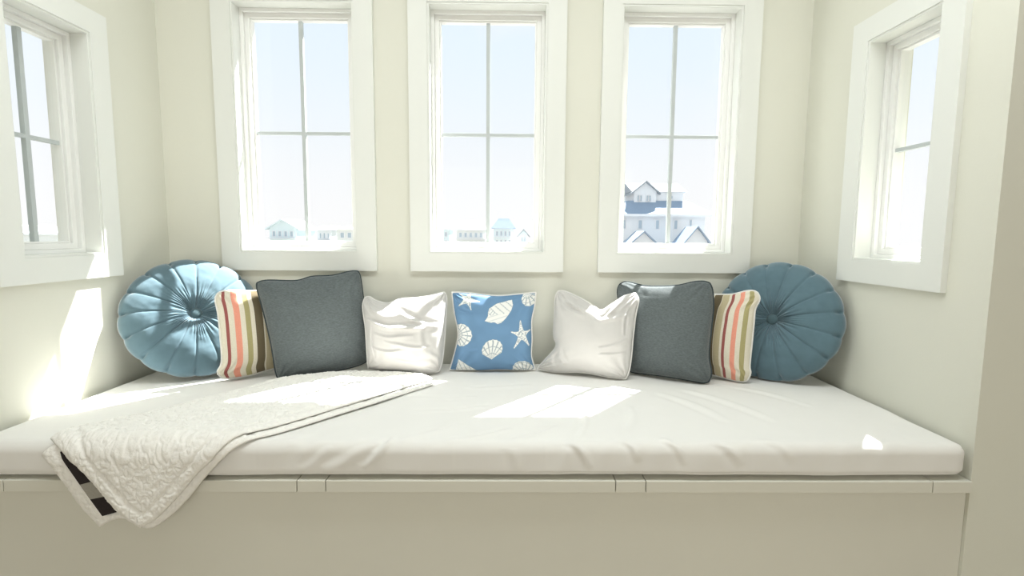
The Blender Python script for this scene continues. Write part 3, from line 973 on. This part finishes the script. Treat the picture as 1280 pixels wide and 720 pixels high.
for a, b in ((9.42, 9.92), (10.80, 11.26), (12.25, 12.66), (13.77, 14.18), (15.08, 15.34)):
    house_window(H, a, b, 1.80, 2.66, 40.0)
shift_children(H)
G = empty('porch', (11.1, 36.5, GZ))
tag(G, 'low gabled porch in front of the left part of the large pale house', 'porch', 'gabled porches')
prism('wall', [(9.5, GZ), (11.3, GZ), (11.3, 0.75), (10.4, 1.55), (9.5, 0.75)], 36.5, 39.2, 'h_white', G)
gable('roof', G, 9.5, 11.3, 0.75, 1.55, 36.2, 39.0, 'h_roof')
shift_children(G)
G = empty('porch', (14.6, 36.5, GZ))
tag(G, 'low gabled porch in front of the right part of the large pale house', 'porch', 'gabled porches')
prism('wall', [(13.6, GZ), (15.3, GZ), (15.3, 0.9), (14.45, 1.95), (13.6, 0.9)], 36.5, 39.2, 'h_white', G)
gable('roof', G, 13.6, 15.3, 0.9, 1.95, 36.2, 39.0, 'h_roof')
shift_children(G)

def simple_house(x0, x1, y0, y1, ze, zp, wm, rm, rows, cols, label, ridge_x=False, porch=True):
    h = empty('house', ((x0 + x1) / 2, y0, GZ))
    tag(h, label, 'house', 'houses outside')
    xm = (x0 + x1) / 2
    if ridge_x:
        box('wall', (x0, x1, y0, y1, GZ, ze), wm, h)
        hip('roof', h, x0 - 0.5, x1 + 0.5, y0 - 0.5, y1 + 0.5, ze, zp, min((x1 - x0), (y1 - y0)) * 0.38, rm)
    else:
        prism('wall', [(x0, GZ), (x1, GZ), (x1, ze), (xm, zp), (x0, ze)], y0, y1, wm, h)
        gable('roof', h, x0, x1, ze, zp, y0 - 0.5, y1 + 0.3, rm, 0.2, 0.5)
    W = (x1 - x0) / (cols + 0.6)
    for r in range(rows):
        zt = ze - 0.45 - r * 1.55
        for c in range(cols):
            a = x0 + W * (0.45 + c)
            house_window(h, a, a + W * 0.62, zt - 0.95, zt, y0)
        if porch:
            box('balcony', (x0 - 0.2, x1 + 0.2, y0 - 0.9, y0, zt - 1.25, zt - 1.12), 'h_trim', h)
    shift_children(h)
    return h
simple_house(-37.9, -33.6, 80, 88, 2.25, 3.5, 'h_teal', 'h_teal', 3, 4, 'pale teal gabled house seen low in the left back window')
simple_house(-31.0, -28.7, 82, 88, 2.0, 2.7, 'h_white', 'h_roof2', 3, 3, 'narrow white house low in the left back window, just right of its upright bar', True)
simple_house(-27.2, -24.2, 80, 87, 2.1, 2.5, 'h_cream', 'h_cream', 3, 2, 'pale cream flat-topped house at the right edge of the left back window', True, False)
simple_house(-9.2, -3.9, 92, 100, 2.3, 4.1, 'h_cream', 'h_roof2', 3, 5, 'pale cream house low in the middle window, left of its upright bar', True)
simple_house(-2.3, 1.2, 90, 97, 2.6, 4.4, 'h_teal', 'h_roof', 3, 4, 'pale blue house with grey peaked roof right of the bar in the middle window', True)
simple_house(2.5, 3.9, 94, 96, 1.6, 2.4, 'h_teal', 'h_roof2', 2, 2, 'small pale blue house at the right end of the row in the middle window', False)
simple_house(-12.0, -10.7, 94, 100, 2.4, 2.9, 'h_teal', 'h_teal', 3, 1, 'thin pale teal house at the left end of the row in the middle window', True, False)
simple_house(-62, -58.2, 60, 66, 1.2, 2.0, 'h_cream', 'h_roof2', 2, 4, 'pale house seen through the small window in the left side wall')

def bush(x, y, w, h, label, group):
    bm = bmesh.new()
    rnd = random.Random(int(x * 13 + y))
    for k in range(16):
        a = rnd.random() * 2 * PI
        r = rnd.random() ** 0.6 * w * 0.5
        s = w * (0.10 + 0.10 * rnd.random())
        mtx = Matrix.Translation((r * math.cos(a), r * math.sin(a) * 0.6, h * (0.25 + 0.65 * rnd.random() * (1 - r / w)))) @ Matrix.Diagonal((s, s, s * 0.8, 1))
        bmesh.ops.create_icosphere(bm, subdivisions=2, radius=1.0, matrix=mtx)
    for v in bm.verts:
        v.co += Vector((rnd.uniform(-1, 1), rnd.uniform(-1, 1), rnd.uniform(-1, 1))) * w * 0.02
    bmesh.ops.create_cone(bm, cap_ends=True, segments=8, radius1=w * 0.06, radius2=w * 0.04, depth=h * 0.5, matrix=Matrix.Translation((0, 0, h * 0.25)))
    o = from_bm('bush', bm, 'bush', None, True)
    o.location = (x, y, GZ)
    tag(o, label, 'bush', group)
for x, y, w, h, lab in ((-35.2, 74, 3.2, 3.3, 'pale bush in front of the teal gabled house'), (-31.2, 76, 3.4, 4.2, 'pale bush just left of the upright bar in the left back window'),
                        (-27.6, 75, 2.6, 3.6, 'pale bush between the narrow white house and the cream house'), (-9.6, 86, 2.4, 3.9, 'pale bush in front of the cream house in the middle window'),
                        (-0.9, 85, 2.2, 3.4, 'pale bush in front of the pale blue house in the middle window'), (-55.5, 62, 3.0, 4.4, 'pale bush beside the house in the left side window')):
    bush(x, y, w, h, lab, 'bushes outside')
